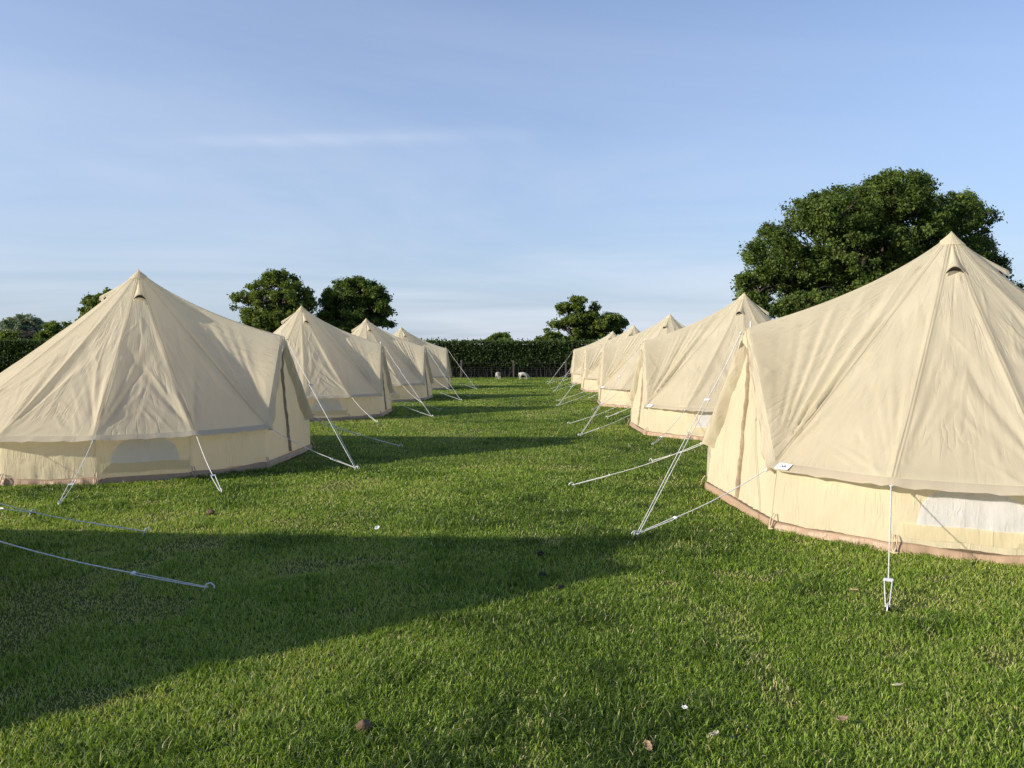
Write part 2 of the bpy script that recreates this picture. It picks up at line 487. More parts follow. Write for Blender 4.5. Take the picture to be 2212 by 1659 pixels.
def build_valance(s):
    rows, uvs = [], []
    for k in range(1, NP_ - 1):
        u = np.linspace(0, 1, 14, endpoint=(k == NP_ - 2))
        top = s.point(k, u, np.ones_like(u))
        a = np.arctan2(top[:, 1], top[:, 0])
        outv = np.stack([np.cos(a), np.sin(a), 0 * a], -1)
        pinch = 1 - .22 * np.exp(-(np.minimum(u, 1 - u) / .03) ** 2)
        wav = .004 * np.sin(u * 23 + k) + .003 * np.sin(u * 51 + 2 * k)
        mid = top + outv * (.050 + wav)[:, None] + np.array([0, 0, -1]) * (.020 * pinch)[:, None] + np.array([0, 0, .8]) * wav[:, None]
        bot = top + outv * (.094 + .6 * wav)[:, None] + np.array([0, 0, -1]) * (.052 * pinch)[:, None] + np.array([0, 0, 1.3]) * wav[:, None]
        rows.append(np.stack([top + outv * .004 + np.array([0, 0, .006]), mid, bot], 0))
        uvs.append(np.stack([np.stack([k * 1.3 + u * 1.1, 0 * u + q], -1) for q in (0, .045, .09)], 0))
    V = np.concatenate(rows, 1); UV = np.concatenate(uvs, 1)
    me = np_mesh('valance', V.reshape(-1, 3), grid_faces(3, V.shape[1]), M['valance'], True, uv=UV.reshape(-1, 2))
    return me

def wall_corner(k, r=RW):
    """base corner under ring point k (1..13)"""
    p = RING[k]
    if k in (1, NP_ - 1): return np.array([2.27, 1.05 * np.sign(p[1]), 0])
    a = math.atan2(p[1], p[0])
    return np.array([r * math.cos(a), r * math.sin(a), 0])

class WallShape:
    Z0, Z1 = .075, .60
    def __init__(s, seed):
        r = np.random.default_rng(seed + 50)
        s.cr = [[(r.uniform(0, 1), r.uniform(0, 1), r.uniform(.08, .25), r.uniform(.01, .03), r.normal(0, .5) + (.35 if r.random() < .5 else -.35), r.uniform(.005, .013)) for _ in range(18)] for _ in range(NP_)]
    def point(s, k, u, v, lift=0.0):
        a, b = wall_corner(k), wall_corner(k + 1)
        P = a + (b - a) * u[..., None]
        n = np.array([(b - a)[1], -(b - a)[0], 0]); n = n / np.linalg.norm(n)
        if np.dot(n, (a + b) / 2) < 0: n = -n
        W = np.linalg.norm(b - a)
        d = -.025 * v + .012 * np.sin(np.pi * u) * np.sin(np.pi * v) + lift
        d = d + .007 * np.sin(u * 24 + k * 1.7 + 1.2 * np.sin(u * 7 + k)) * np.sin(np.pi * np.clip(u, 0, 1)) * (v ** 1.5)
        for (cu, cvv, ln, wd, ang, amp) in s.cr[k]:
            X = (u - cu) * W; Y = (v - cvv) * .53
            q = np.exp(-((X * math.cos(ang) + Y * math.sin(ang)) / wd) ** 2 - ((-X * math.sin(ang) + Y * math.cos(ang)) / ln) ** 2)
            d = d + amp * q * np.sin(np.pi * np.clip(u, 0, 1)) ** .4
        # gathered hem near the bottom
        d = d + .007 * np.sin(u * 47 + k * 2.1 + 2 * np.sin(u * 9 + k)) * np.exp(-(v / .10) ** 2)
        P = P + n * d[..., None]
        P[..., 2] = s.Z0 + (s.Z1 - s.Z0) * v + .006 * np.sin(u * 13 + k) * (1 - v)
        return P

def build_wall(ws):
    cols, uvs = [], []
    v = np.linspace(0, 1, 20)
    for k in range(1, NP_ - 1):
        u = np.linspace(0, 1, 26, endpoint=(k == NP_ - 2))
        U, V = np.meshgrid(u, v)
        cols.append(ws.point(k, U, V)); uvs.append(np.stack([k * 1.3 + U * 1.1, V * .53], -1))
    P = np.concatenate(cols, 1); UV = np.concatenate(uvs, 1)
    return np_mesh('wall', P.reshape(-1, 3), grid_faces(20, P.shape[1]), M['wall'], True, uv=UV.reshape(-1, 2))

def build_sheet(seed):
    r = np.random.default_rng(seed + 9)
    rows, uvs = [], []
    ph = r.uniform(0, 6, 4)
    ks = list(range(1, NP_))
    for j, k in enumerate(ks):
        a = wall_corner(k); b = wall_corner(k + 1 if k < NP_ - 1 else 1)
        u = np.linspace(0, 1, 30, endpoint=False)
        P = a + (b - a) * u[:, None]
        n = np.array([(b - a)[1], -(b - a)[0], 0]); n /= np.linalg.norm(n)
        if np.dot(n, (a + b) / 2) < 0: n = -n
        q = u * 9 + k * 5
        w1 = .006 * np.sin(q * 2.3 + ph[0]) + .004 * np.sin(q * 5.1 + ph[1])
        up = .010 * np.sin(q * .7 + ph[2]) - .018 * np.sin(np.pi * u) ** 2
        z = np.array([0, 0, 1.0])
        r0 = P + n * (.034 + w1)[:, None] + z * -.01
        r1 = P + n * (.027 + w1 * 1.5)[:, None] + z * (.03 + .3 * up)[:, None]
        r2 = P + n * (.019 + w1)[:, None] + z * (.062 + .6 * up)[:, None]
        r3 = P + n * .010 + z * (.084 + up)[:, None]
        rows.append(np.stack([r0, r1, r2, r3], 0))
        uvs.append(np.stack([np.stack([k * 1.3 + u * 1.1, 0 * u + h], -1) for h in (0, .04, .08, .11)], 0))
    V = np.concatenate(rows, 1); UV = np.concatenate(uvs, 1)
    nr, nc = V.shape[:2]
    fl = V[3] * np.array([.985, .985, 0]) + np.array([0, 0, .02])     # sewn-in floor
    verts = np.vstack([V.reshape(-1, 3), fl, [[0, 0, .02]]]); uvv = np.vstack([UV.reshape(-1, 2), fl[:, :2], [[0, 0]]])
    c = np.arange(nc); b = nr * nc
    join = np.stack([(nr - 1) * nc + c, (nr - 1) * nc + (c + 1) % nc, b + (c + 1) % nc, b + c], -1)
    fan = np.stack([b + c, b + (c + 1) % nc, np.full(nc, b + nc)], -1)
    return np_mesh('groundsheet', verts, [grid_faces(4, nc, True), join, fan], M['sheet'], True, uv=uvv)

def door_half(z):
    z = np.asarray(z)
    return np.where(z < .55, 1.045 - .10 * z, (1.045 - .055) * np.clip((1.80 - z) / 1.25, 0, 1) ** 1.0)
def door_x(z): return 2.268 - .085 * np.asarray(z)

def build_door(seed):
    r = np.random.default_rng(seed + 33)
    z = np.linspace(.08, 1.795, 60); u = np.linspace(-1, 1, 49)
    U, Z = np.meshgrid(u, z)
    Y = U * door_half(Z)
    X = door_x(Z)
    d = 0
    for _ in range(46):
        cy, cz, ln, wd, an, am = r.uniform(-.95, .95), r.uniform(.05, 1.6), r.uniform(.08, .4), r.uniform(.014, .035), r.normal(0, .35), r.uniform(.005, .014) * r.choice([1, -1])
        A = (Y - cy) * math.cos(an) + (Z - cz) * math.sin(an); B = -(Y - cy) * math.sin(an) + (Z - cz) * math.cos(an)
        d = d + am * np.exp(-(A / wd) ** 2 - (B / ln) ** 2)
    d = d + .010 * np.sin(Y * 14 + 1.5 * np.sin(Z * 2)) * sstep(.1, .5, Z) * (1 - sstep(1.2, 1.7, Z))
    d = d + .006 * np.sin(Y * 40) * np.exp(-((Z - .08) / .08) ** 2)
    d = d - .03 * np.exp(-(Y / .25) ** 2) * np.sin(np.pi * np.clip(Z / 1.8, 0, 1))
    P = np.stack([X + d, Y, Z], -1)
    UV = np.stack([Y, Z], -1)
    return np_mesh('door', P.reshape(-1, 3), grid_faces(60, 49), M['wall'], True, uv=UV.reshape(-1, 2))

def build_zip(seed):
    r = np.random.default_rng(seed + 71)
    z = np.linspace(.10, 1.78, 46)
    y0 = .012 * np.sin(z * 5 + seed) + .008 * np.sin(z * 13)
    wd = .020 + .006 * np.sin(z * 9 + 2)
    x = door_x(z) - .03 * np.sin(np.pi * np.clip(z / 1.8, 0, 1)) + .028
    prof = [(-1, -.022), (-.6, .008), (.2, .016), (.9, .004), (1.15, -.022)]
    rows = [np.stack([x + b + .004 * np.sin(z * 31), y0 + a * wd, z], -1) for a, b in prof]
    V = np.stack(rows, 1)
    UV = np.stack([np.broadcast_to(np.arange(5) * .01, (46, 5)), np.broadcast_to(z[:, None], (46, 5))], -1)
    return np_mesh('zip_flap', V.reshape(-1, 3), grid_faces(46, 5), M['zip'], True, uv=UV.reshape(-1, 2))

def build_gusset(side, seed):
    """folded strip between the roof's porch edge and the door"""
    t = np.linspace(0, 1, 44); v = np.linspace(0, 1, 10)
    T_, V_ = np.meshgrid(t, v)
    E = LE * np.array([1, side, 1]); top = LT
    edge = E + (top - E) * T_[..., None]
    zd = .50 + (1.76 - .50) * T_
    inner = np.stack([door_x(zd) - .012, side * np.maximum(.01, door_half(zd) - .02 - .12 * (1 - T_) - .04 * np.sin(np.pi * T_)), zd], -1)
    P = edge + (inner - edge) * V_[..., None]
    bul = .022 * np.sin(np.pi * V_) * np.sin(T_ * 26 + seed + 5 * V_ + 2 * np.sin(T_ * 9)) + .035 * np.sin(np.pi * V_)
    P[..., 0] += bul * (1 - T_ ** 4)
    P[..., 1] += side * .012 * np.sin(T_ * 31 + V_ * 4) * np.sin(np.pi * V_)
    UV = np.stack([V_ * .2, T_ * 1.7], -1)
    return np_mesh('porch_gusset', P.reshape(-1, 3), grid_faces(10, 44), M['gusset'], True, uv=UV.reshape(-1, 2))

def build_lip(s, side):
    """front facet of the roof cloth, from the pole line out to the porch edge"""
    n = 60
    u = np.linspace(0, 1, n)
    k = 0 if side > 0 else NP_ - 1
    pole = s.point(k, u if side > 0 else 1 - u, np.ones(n))
    edge = LT + (LE * np.array([1, side, 1]) - LT) * u[:, None]
    v = np.linspace(0, 1, 8)
    P = pole[None] + (edge - pole)[None] * v[:, None, None]
    wv = .010 * np.sin(u * 33 + side) * np.sin(np.pi * u)
    P[..., 1] += side * np.sin(np.pi * v)[:, None] * (-.004 + wv)[None]
    P[..., 0] += v[:, None] * (.008 * np.sin(u * 21 + 2 * side) * np.sin(np.pi * u))[None]
    UV = np.stack([np.broadcast_to(v[:, None] * .2, (8, n)), np.broadcast_to(u[None] * 1.7, (8, n))], -1)
    return np_mesh('porch_lip', P.reshape(-1, 3), grid_faces(8, n), M['gusset'], True, uv=UV.reshape(-1, 2))

def build_hood():
    """small hood of cloth over the top of the A-frame"""
    s = np.linspace(-1, 1, 25); v = np.linspace(0, 1, 8)
    S, V_ = np.meshgrid(s, v)
    E = LE
    al = np.abs(S) * .17
    side = np.sign(S)
    base = np.stack([LT[0] - .05 + (E[0] - LT[0]) * al, side * E[1] * al, LT[2] + .01 + (E[2] - LT[2]) * al], -1)
    base[..., 2] += .012 - .02 * (1 - np.abs(S)) ** 4
    drop = V_
    ext = 1 - .75 * np.abs(S) ** 1.5
    P = base.copy()
    P[..., 0] += .008 + .085 * drop * ext
    P[..., 2] += -.012 * drop - .105 * drop ** 2 * ext + .004 * np.sin(S * 17) * drop
    P[..., 1] += side * .006
    UV = np.stack([S * .3, V_ * .12], -1)
    return np_mesh('porch_hood', P.reshape(-1, 3), grid_faces(8, 25), M['roof'], True, vattr={'seam': np.full(P.size // 3, .2)}, uv=UV.reshape(-1, 2))

def build_cap(s):
    t = np.concatenate([[.002], np.linspace(.006, .058, 10)])
    cols, uvs = [], []
    for k in range(NP_):
        u = np.linspace(0, 1, 6, endpoint=False)
        U, T = np.meshgrid(u, t)
        cols.append(s.point(k, U, T, False, lift=.007)); uvs.append(np.stack([k * .2 + U * .2, T * 3], -1))
    V = np.concatenate(cols, 1); UV = np.concatenate(uvs, 1)
    # rounded: average to a circle in plan
    rr = np.hypot(V[..., 0], V[..., 1]); mean = rr.mean(1, keepdims=True)
    V[..., 0] *= .5 + .5 * mean / rr; V[..., 1] *= .5 + .5 * mean / rr
    nr, nc = V.shape[:2]
    verts = np.vstack([V.reshape(-1, 3), [[0, 0, 2.932]]])
    UVs = np.vstack([UV.reshape(-1, 2), [[0, 0]]])
    c = np.arange(nc); tri = np.stack([c * 0 + nr * nc, (c + 1) % nc, c], -1)
    return np_mesh('peak_cap', verts, [grid_faces(nr, nc, True), tri], M['roof'], True, vattr={'seam': np.concatenate([np.where(np.arange(nr * nc) // nc == nr - 1, .014, .2), [.2]])}, uv=UVs)

def build_vent(s, k):
    u = np.linspace(.06, .94, 17); v = np.linspace(0, 1, 16)
    U, V_ = np.meshgrid(u, v)
    T = .065 + .13 * V_ + .018 * V_ * (2 * U - 1) ** 2
    uc = .5 + (U - .5) * (.25 + .75 * V_)
    h = .008 + .085 * V_ ** 1.3 * (1 - np.abs(2 * U - 1) ** 2.2)
    P = s.point(k, uc, T, False)
    N = (RN[k] + RN[(k + 1) % NP_]); N = N / np.linalg.norm(N)
    P = P + N * h[..., None]
    UV = np.stack([U * .3, V_ * .4], -1)
    hood = np_mesh('vent', P.reshape(-1, 3), grid_faces(16, 17), M['roof'], True, vattr={'seam': np.where(V_ > .9, .014, .2).ravel()}, uv=UV.reshape(-1, 2))
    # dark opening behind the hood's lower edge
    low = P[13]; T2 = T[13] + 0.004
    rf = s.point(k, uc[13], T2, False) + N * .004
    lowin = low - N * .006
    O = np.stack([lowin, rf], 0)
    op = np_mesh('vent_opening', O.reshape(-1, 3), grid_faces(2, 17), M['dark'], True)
    return hood, op

def build_window(ws, k):
    n, m_ = 26, 9
    q = np.linspace(0, 1, n)
    uu = .14 + .72 * q
    topv = .34 + .62 * np.sqrt(np.clip(1 - (2 * q - 1) ** 2, 0, 1)) ** .85
    v = np.linspace(0, 1, m_)
    U = np.broadcast_to(uu, (m_, n)); V_ = .31 + (topv[None, :] - .31) * v[:, None]
    P = ws.point(k, U.copy(), V_, lift=.006)
    UV = np.stack([U * 1.1, V_ * .53], -1)
    pane = np_mesh('window', P.reshape(-1, 3), grid_faces(m_, n), M['mesh'], True, uv=UV.reshape(-1, 2))
    # seam flap below
    U2, V2 = np.meshgrid(np.linspace(.03, .97, n), np.linspace(.10, .33, 4))
    P2 = ws.point(k, U2, V2, lift=.004)
    P2[..., 0:2] *= (1 + .0016 * (V2[..., None] * 10 - 1))
    flap = np_mesh('window_flap', P2.reshape(-1, 3), grid_faces(4, n), M['wall'], True, uv=np.stack([U2, V2 * .5], -1).reshape(-1, 2))
    return pane, flap

def build_loop(k):
    c = wall_corner(k); a = math.atan2(c[1], c[0])
    o = np.array([math.cos(a), math.sin(a), 0]); s = np.array([-o[1], o[0], 0])
    tb = Tubes()
    for off in (-.012, .014):
        p = [c + s * off + o * .012 + np.array([0, 0, .15]), c + s * off * 1.3 + o * .045 + np.array([0, 0, .10]), c + s * off * .9 + o * .055 + np.array([0, 0, .05]), c + o * .075 + np.array([0, 0, .012])]
        tb.add(p, .006, 5)
    tb.add([c + o * .05 - s * .03 + np.array([0, 0, .018]), c + o * .08 + s * .0 + np.array([0, 0, .012]), c + o * .06 + s * .03 + np.array([0, 0, .02])], .007, 5)
    return tb.mesh('peg_loop', M['strap'])

def rope_parts(att, peg, seed, slide=.80, spread=.022, rad=.0043):
    """a guy rope, its slider and its peg; att and peg are points"""
    r = random.Random(seed)
    A, P = Vector(att), Vector(peg)
    d = P - A; L = d.length; dn = d.normalized()
    s = dn.cross(Vector((0, 0, 1))).normalized()
    tb = Tubes()
    S = A + d * slide
    n = 9
    pts = []
    for i in range(n):
        q = i / (n - 1); p = A + (S - A) * q
        p.z -= .028 * 4 * q * (1 - q)
        pts.append(p)
    tb.add(pts, rad, 6)
    hook = P + Vector((0, 0, .035))
    a_, b_ = S + s * spread, S - s * spread
    tb.add([S, a_ + dn * .01, a_ + dn * .03, hook + s * .010], rad * .92, 5)
    tb.add([S, b_ + dn * .01, b_ + dn * .03, hook - s * .010], rad * .92, 5)
    tb.add([hook + s * .012, hook + dn * .02 + Vector((0, 0, .004)), hook - s * .012], rad, 5)
    # knot where it ties on
    tb.add([A + s * .012, A - s * .014 + Vector((0, 0, .008)), A - Vector((0, 0, .018)) - s * .004], rad * 1.7, 5)
    rope = tb.mesh('guy_rope', M['rope'])
    # slider: small plate with two lips
    n_ = s.cross(dn).normalized()
    vv = []
    for z in (-.004, .004):
        for (x, y) in ((-.027, -.012), (.027, -.012), (.030, .004), (.012, .011), (-.012, .011), (-.030, .004)):
            vv.append(S + s * x + dn * y + n_ * (z * (1.5 if abs(x) > .025 else 1)))
    ff = [(0, 1, 2, 3, 4, 5), (11, 10, 9, 8, 7, 6)] + [(i, (i + 1) % 6, (i + 1) % 6 + 6, i + 6) for i in range(6)]
    me = bpy.data.meshes.new('rope_slider'); me.from_pydata([tuple(v) for v in vv], [], ff); me.materials.append(M['slider'])
    out_ = Vector((dn.x, dn.y, 0)).normalized()
    pg = Tubes()
    top = hook
    pg.add([P - out_ * .06 + Vector((0, 0, -.06)), P - out_ * .012 + Vector((0, 0, .0)), top + out_ * .01 + Vector((0, 0, .02)), top + out_ * .035 + Vector((0, 0, .026)), top + out_ * .055 + Vector((0, 0, .008)), top + out_ * .058 + Vector((0, 0, -.012))], .0048, 6)
    return rope, me, pg.mesh('peg', M['steel'])

def lerp(a, b, t): return tuple(a[i] + (b[i] - a[i]) * t for i in range(3))

VARIANTS = {}
def variant(seed):
    if seed in VARIANTS: return VARIANTS[seed]
    roof, s = build_roof(seed); ws = WallShape(seed)
    v = dict(s=s, ws=ws, roof=roof, valance=build_valance(s), wall=build_wall(ws), sheet=build_sheet(seed), door=build_door(seed), zip=build_zip(seed),
             gus=[build_gusset(1, seed), build_gusset(-1, seed + 2)], lips=[build_lip(s, 1), build_lip(s, -1)], hood=build_hood(), cap=build_cap(s),
             vents=[build_vent(s, k) for k in (2, 6, 8, 12)], wins=[build_window(ws, k) for k in (2, 6, 8, 12)],
             loops=[build_loop(k) for k in range(1, NP_)])
    VARIANTS[seed] = v
    return v

def make_tent(x, y, rz, label, seed, near_side, detail=2, pegs=None, tagged=False, size=1.0):
    """near_side: +1/-1, which side of the door (local y) faces the camera"""
    v = variant(seed)
    root = empty('bell_tent', (x, y, 0), rz); root.scale = (size, size, 1)
    tag(root, label, 'tent', 'bell tents pitched in two rows')
    obj('roof', v['roof'], root); obj('valance', v['valance'], root); obj('wall', v['wall'], root)
    obj('groundsheet', v['sheet'], root)
    d = obj('door', v['door'], root); obj('zip_flap', v['zip'], d)
    for g in v['gus']: obj('porch_gusset', g, root)
    for g in v['lips']: obj('porch_lip', g, root)
    obj('porch_hood', v['hood'], root); obj('peak_cap', v['cap'], root)
    for h, op in v['vents']: obj('vent_opening', op, obj('vent', h, root))
    for p, f in v['wins']:
        wo = obj('window', p, root); obj('window_flap', f, wo)
    if detail >= 2:
        for l in v['loops']: obj('peg_loop', l, root)
    sp = Tubes().add([(TP[0] - .01, 0, 1.86), (TP[0] - .008, 0, 1.93), (TP[0] - .006, 0, 1.955)], [.008, .007, .003], 6)
    obj('pole_spike', sp.mesh('pole_spike', M['steel']), root)
    # ropes
    ns = near_side
    lst = []
    pg = {}
    for key, (wx_, wy_) in (pegs or {}).items():          # pegs measured on the field -> the tent's own axes
        dx_, dy_ = (wx_ - x) / size, (wy_ - y) / size
        pg[key] = (dx_ * math.cos(rz) + dy_ * math.sin(rz), abs(-dx_ * math.sin(rz) + dy_ * math.cos(rz)))
    for side in (1, -1):
        near = side == ns
        e = (LE[0] + .005, side * (LE[1] + .005), LE[2])
        pe = pg.get('E+' if near else 'E-', (3.62, 1.30 if near else 1.25))
        lst.append((e, (pe[0], side * pe[1], 0), .72))
        if near: lst.append(((LT[0] + .05, side * .02, LT[2] - .05), (pe[0], side * pe[1], 0), .37))
        for i, a in enumerate(ANG[:3]):
            ar = R(a); pr = 3.90 + .12 * math.sin(seed * 3 + i * 2 + side)
            p = pg.get((i, near), (pr * math.cos(ar), pr * math.sin(ar)))
            lst.append((((RE + .092) * math.cos(ar), side * (RE + .092) * math.sin(ar), ZE - .045), (p[0], side * p[1], 0), .74 + .05 * math.sin(seed + i * 1.7 + side)))
    for i, (a, p, sl_) in enumerate(lst):
        ro, sd, pe = rope_parts(a, p, seed * 31 + i, slide=sl_)
        r_ = obj('guy_rope', ro, root); obj('rope_slider', sd, r_); obj('peg', pe, r_)
    if tagged:
        # white sewn tag with a dark emblem, on the valance beside the door
        k = 1 if ns > 0 else NP_ - 2
        u0 = .06 if ns > 0 else .94
        c = v['s'].point(k, np.array([u0 + .055 * ns]), np.array([1.0]))[0]
        a = RING[k]; b = RING[k + 1]
        e = (b - a) / np.linalg.norm(b - a) * ns
        nn = np.array([e[1], -e[0], 0]) * ns
        if np.dot(nn, c) < 0: nn = -nn
        fd = nn * .94 - np.array([0, 0, .52]); fd /= np.linalg.norm(fd)     # down the flared valance
        nf = nn * .52 + np.array([0, 0, .94]); nf /= np.linalg.norm(nf)
        def q(x_, z_, l_): return tuple(c + e * x_ + fd * (.015 - z_ * 1.15) + nf * l_)
        vs, fs = [], []
        pts = [(-.068, .002), (-.02, .004), (.03, .001), (.068, .003), (.066, -.076), (.02, -.074), (-.03, -.077), (-.066, -.074)]
        for l_ in (.016, .019):
            for p_ in pts: vs.append(q(p_[0], p_[1], l_))
        fs = [tuple(range(8)), tuple(range(15, 7, -1))] + [(i, (i + 1) % 8, (i + 1) % 8 + 8, i + 8) for i in range(8)]
        me = bpy.data.meshes.new('maker_tag'); me.from_pydata(vs, [], fs); me.materials.append(M['tag'])
        tg = obj('maker_tag', me, root)
        # emblem: a dark double peak with a curved underside
        ep = [(-.040, -.052), (-.012, -.024), (-.002, -.034), (.010, -.018), (.036, -.050), (.024, -.050), (.010, -.036), (.002, -.050), (-.006, -.050), (-.012, -.038), (-.026, -.052)]
        me2 = bpy.data.meshes.new('tag_emblem'); me2.from_pydata([q(x_, z_, .0205) for x_, z_ in ep], [], [tuple(range(len(ep)))]); me2.materials.append(M['ink'])
        obj('tag_emblem', me2, tg)
    return root

XL, XR = -6.05, 4.52
make_tent(XL - .06, 11.95, 0, 'cream canvas bell tent at the front of the left row, half-moon window facing the lawn', 11, -1, 2, pegs={'E+': px(768, 1016), 'E-': px(862, 967), (0, True): px(476, 1066), (1, True): px(130, 1093)}, size=1.04)
make_tent(XL - .15, 20.7, .035, 'second bell tent of the left row, its peak standing before the tall field trees', 23, -1, 2)
make_tent(XL + .02, 28.0, -.03, 'third bell tent of the left row, between two others and under the round dark tree', 37, -1, 1)
make_tent(XL - .15, 36.6, .02, 'last bell tent of the left row, closest to the clipped hedge', 11, -1, 1)
make_tent(XL - .05, 3.85, 0, 'bell tent mostly outside the left edge, only its white guy ropes reaching in', 23, -1, 2, pegs={'E-': px(443, 1279), (0, False): px(312, 1156)})
make_tent(XR, 8.27, math.pi + .063, 'big bell tent at the front of the right row, before the great oak', 51, 1, 2, pegs={'E+': px(1378, 1161), 'E-': px(1240, 1053), (0, True): px(1917, 1322), (0, False): px(1409, 1000)}, tagged=True, size=1.04)
make_tent(XR + .02, 16.4, math.pi + .03, 'second bell tent of the right row, peak at the oak\'s left flank', 37, 1, 2, tagged=True)
make_tent(XR - .03, 24.9, math.pi - .035, 'third bell tent of the right row, half hidden behind two nearer tents', 23, 1, 1, tagged=True)
make_tent(XR + .06, 34.4, math.pi + .025, 'fourth bell tent of the right row, only its porch and peak showing', 11, 1, 1)
make_tent(XR + .03, 43.0, math.pi, 'last bell tent of the right row, beside the hedge with grazing lambs', 51, 1, 1)
TENTS = [(XL, 11.95), (XL - .15, 20.7), (XL, 28), (XL - .15, 36.6), (XL, 3.85), (XR, 8.3), (XR, 16.4), (XR, 24.9), (XR, 34.4), (XR, 43)]

# ------------------------------------------------------------------ leaves, trees, hedge
def leaf_quads(C, size, up=.5, outward=None, r=rng):
    n = len(C)
    N = r.normal(size=(n, 3)); N /= np.linalg.norm(N, axis=1, keepdims=True)
    N[:, 2] += up
    if outward is not None: N += outward
    N /= np.linalg.norm(N, axis=1, keepdims=True)
    a = np.cross(N, r.normal(size=(n, 3))); a /= np.linalg.norm(a, axis=1, keepdims=True) + 1e-9
    b = np.cross(N, a)
    sz = size * r.uniform(.6, 1.35, n)[:, None]
    V = np.stack([C - a * sz * .62, C + b * sz * .36 + N * sz * .08, C + a * sz * .62, C - b * sz * .36 + N * sz * .08], 1).reshape(-1, 3)
    F = np.arange(n * 4).reshape(n, 4)
    return V, F

def make_tree(label, cat, D, lobes, trunk, sc, org, leaf, dens, mat, seed, group=None, name='tree', clump=1.0, thin=.0, gap=.42, flat=.8, trunk_r=.45):
    """lobes: (x, y, rx, ry) read off the crown's outline; D: distance of the tree in metres"""
    r = np.random.default_rng(seed)
    k = D / F0
    def wx(zx): return (org[0] + zx * sc - VPX) * k
    def wz(zy): return CAM_H + (VPY - (org[1] + zy * sc)) * k
    base = np.array([wx(trunk[0]), D, 0.0])
    fork = np.array([wx(trunk[2]), D, max(.8, wz(trunk[3]))])
    Ls = []
    allx = [wx(l[0]) for l in lobes]; x0, x1 = min(allx), max(allx)
    cx = (x0 + x1) / 2
    depth = max(1.0, (x1 - x0) * .36)
    pts, tint, outw, cl_c = [], [], [], []
    for (lx, ly, rx, ry) in lobes:
        RX, RZ = rx * sc * k, ry * sc * k
        RYd = max(RX, RZ) * .95
        # lobes go round the crown: each outline lobe gets partners in front and behind
        offs = [0.0] if RX < .12 * (x1 - x0) * .7 else [r.uniform(-.5, .5) * depth, r.uniform(-.9, -.2) * depth, r.uniform(.2, .9) * depth]
        off_lim = depth * math.sqrt(max(.05, 1 - ((wx(lx) - cx) / (.5 * (x1 - x0) + .01)) ** 2))
        for j, o in enumerate(offs):
            o = np.clip(o, -off_lim, off_lim)
            s_ = 1.0 if j == 0 else .9
            sh = .02 * clump
            qd = (D + o) / D
            Ls.append((np.array([wx(lx) * qd, D + o, CAM_H + (wz(ly) - CAM_H) * qd]), np.array([max(RX * s_ - sh, .45 * RX), max(RYd * s_ - sh, .45 * RYd), max(RZ * s_ - sh, .45 * RZ)])))
    for (c, rad) in Ls:
        vol = rad[0] * rad[1] * rad[2]
        area = (rad[0] * rad[1] + rad[0] * rad[2] + rad[1] * rad[2])
        cr = clump * (.42 + .05 * rad.min())
        nc = max(5, int(dens * area / (cr * cr)))
        d = r.normal(size=(nc, 3)); d /= np.linalg.norm(d, axis=1, keepdims=True)
        rad_f = np.where(r.random(nc) < .75, r.uniform(.78, 1.0, nc), r.uniform(.3, .8, nc))
        P = c + d * rad * rad_f[:, None]
        keep = vnoise(P[:, 0] / (cr * 2.4) + 9, P[:, 1] / (cr * 2.4), P[:, 2] / (cr * 1.6), seed) > gap
        P, d = P[keep], d[keep]
        cl_c.append(P)
        for p, dd in zip(P, d):
            m = int(r.uniform(.6, 1.3) * 62 * (1 - thin))
            crr = cr * r.uniform(.65, 1.25)
            q = r.normal(size=(m, 3)) * np.array([1, 1, flat]) * crr * .46
            pts.append(p + q)
            tint.append(np.clip(r.normal(.5, .17) + r.normal(0, .16, m), 0, 1))
            outw.append(np.broadcast_to(dd * .7, (m, 3)))
    C = np.concatenate(pts); T = np.concatenate(tint); O = np.concatenate(outw)
    ok = C[:, 2] > .3
    C, T, O = C[ok], T[ok], O[ok]
    off = Vector(tuple(base))
    V, F = leaf_quads(C - base, leaf, .45, O, r)
    root = empty(name, tuple(base)); tag(root, label, cat, group)
    obj('crown', np_mesh('crown', V, F, M[mat], False, fattr={'tint': T}), root)
    tb = Tubes()
    def bend(a, b, n=6, droop=.0, jit=.06):
        a, b = np.array(a), np.array(b); L = np.linalg.norm(b - a)
        P = []
        for i in range(n):
            q = i / (n - 1); p = a + (b - a) * q
            p = p + r.normal(size=3) * L * jit * math.sin(math.pi * q)
            p[2] += L * .10 * math.sin(math.pi * q) + droop
            P.append(p)
        return P
    tr = trunk_r
    tb.add([(0, 0, -.1), (0.02, 0, .5), tuple((fork - base) * .6), tuple(fork - base)], [tr * 1.35, tr * 1.05, tr * .95, tr * .85], 10)
    allc = np.concatenate(cl_c)
    for (c, rad) in Ls:
        tgt = c - base; tgt = tgt * np.array([1, 1, 1]) - np.array([0, 0, rad[2] * .25])
        P = bend(fork - base - np.array([0, 0, r.uniform(0, .3)]), tgt, 7)
        rr = tr * r.uniform(.26, .42)
        tb.add(P, [rr * (1 - .75 * i / 6) for i in range(7)], 6)
        # smaller limbs out to clumps
        near = allc[np.linalg.norm((allc - c) / rad, axis=1) < 1.25]
        if len(near):
            for j in r.choice(len(near), min(len(near), 9), replace=False):
                st = P[int(r.integers(3, 7))]
                tb.add(bend(st, near[j] - base, 5, jit=.09), [rr * .28 * (1 - .75 * i / 4) for i in range(5)], 4)
    obj('trunk', tb.mesh('trunk', M['bark']), root)
    return root

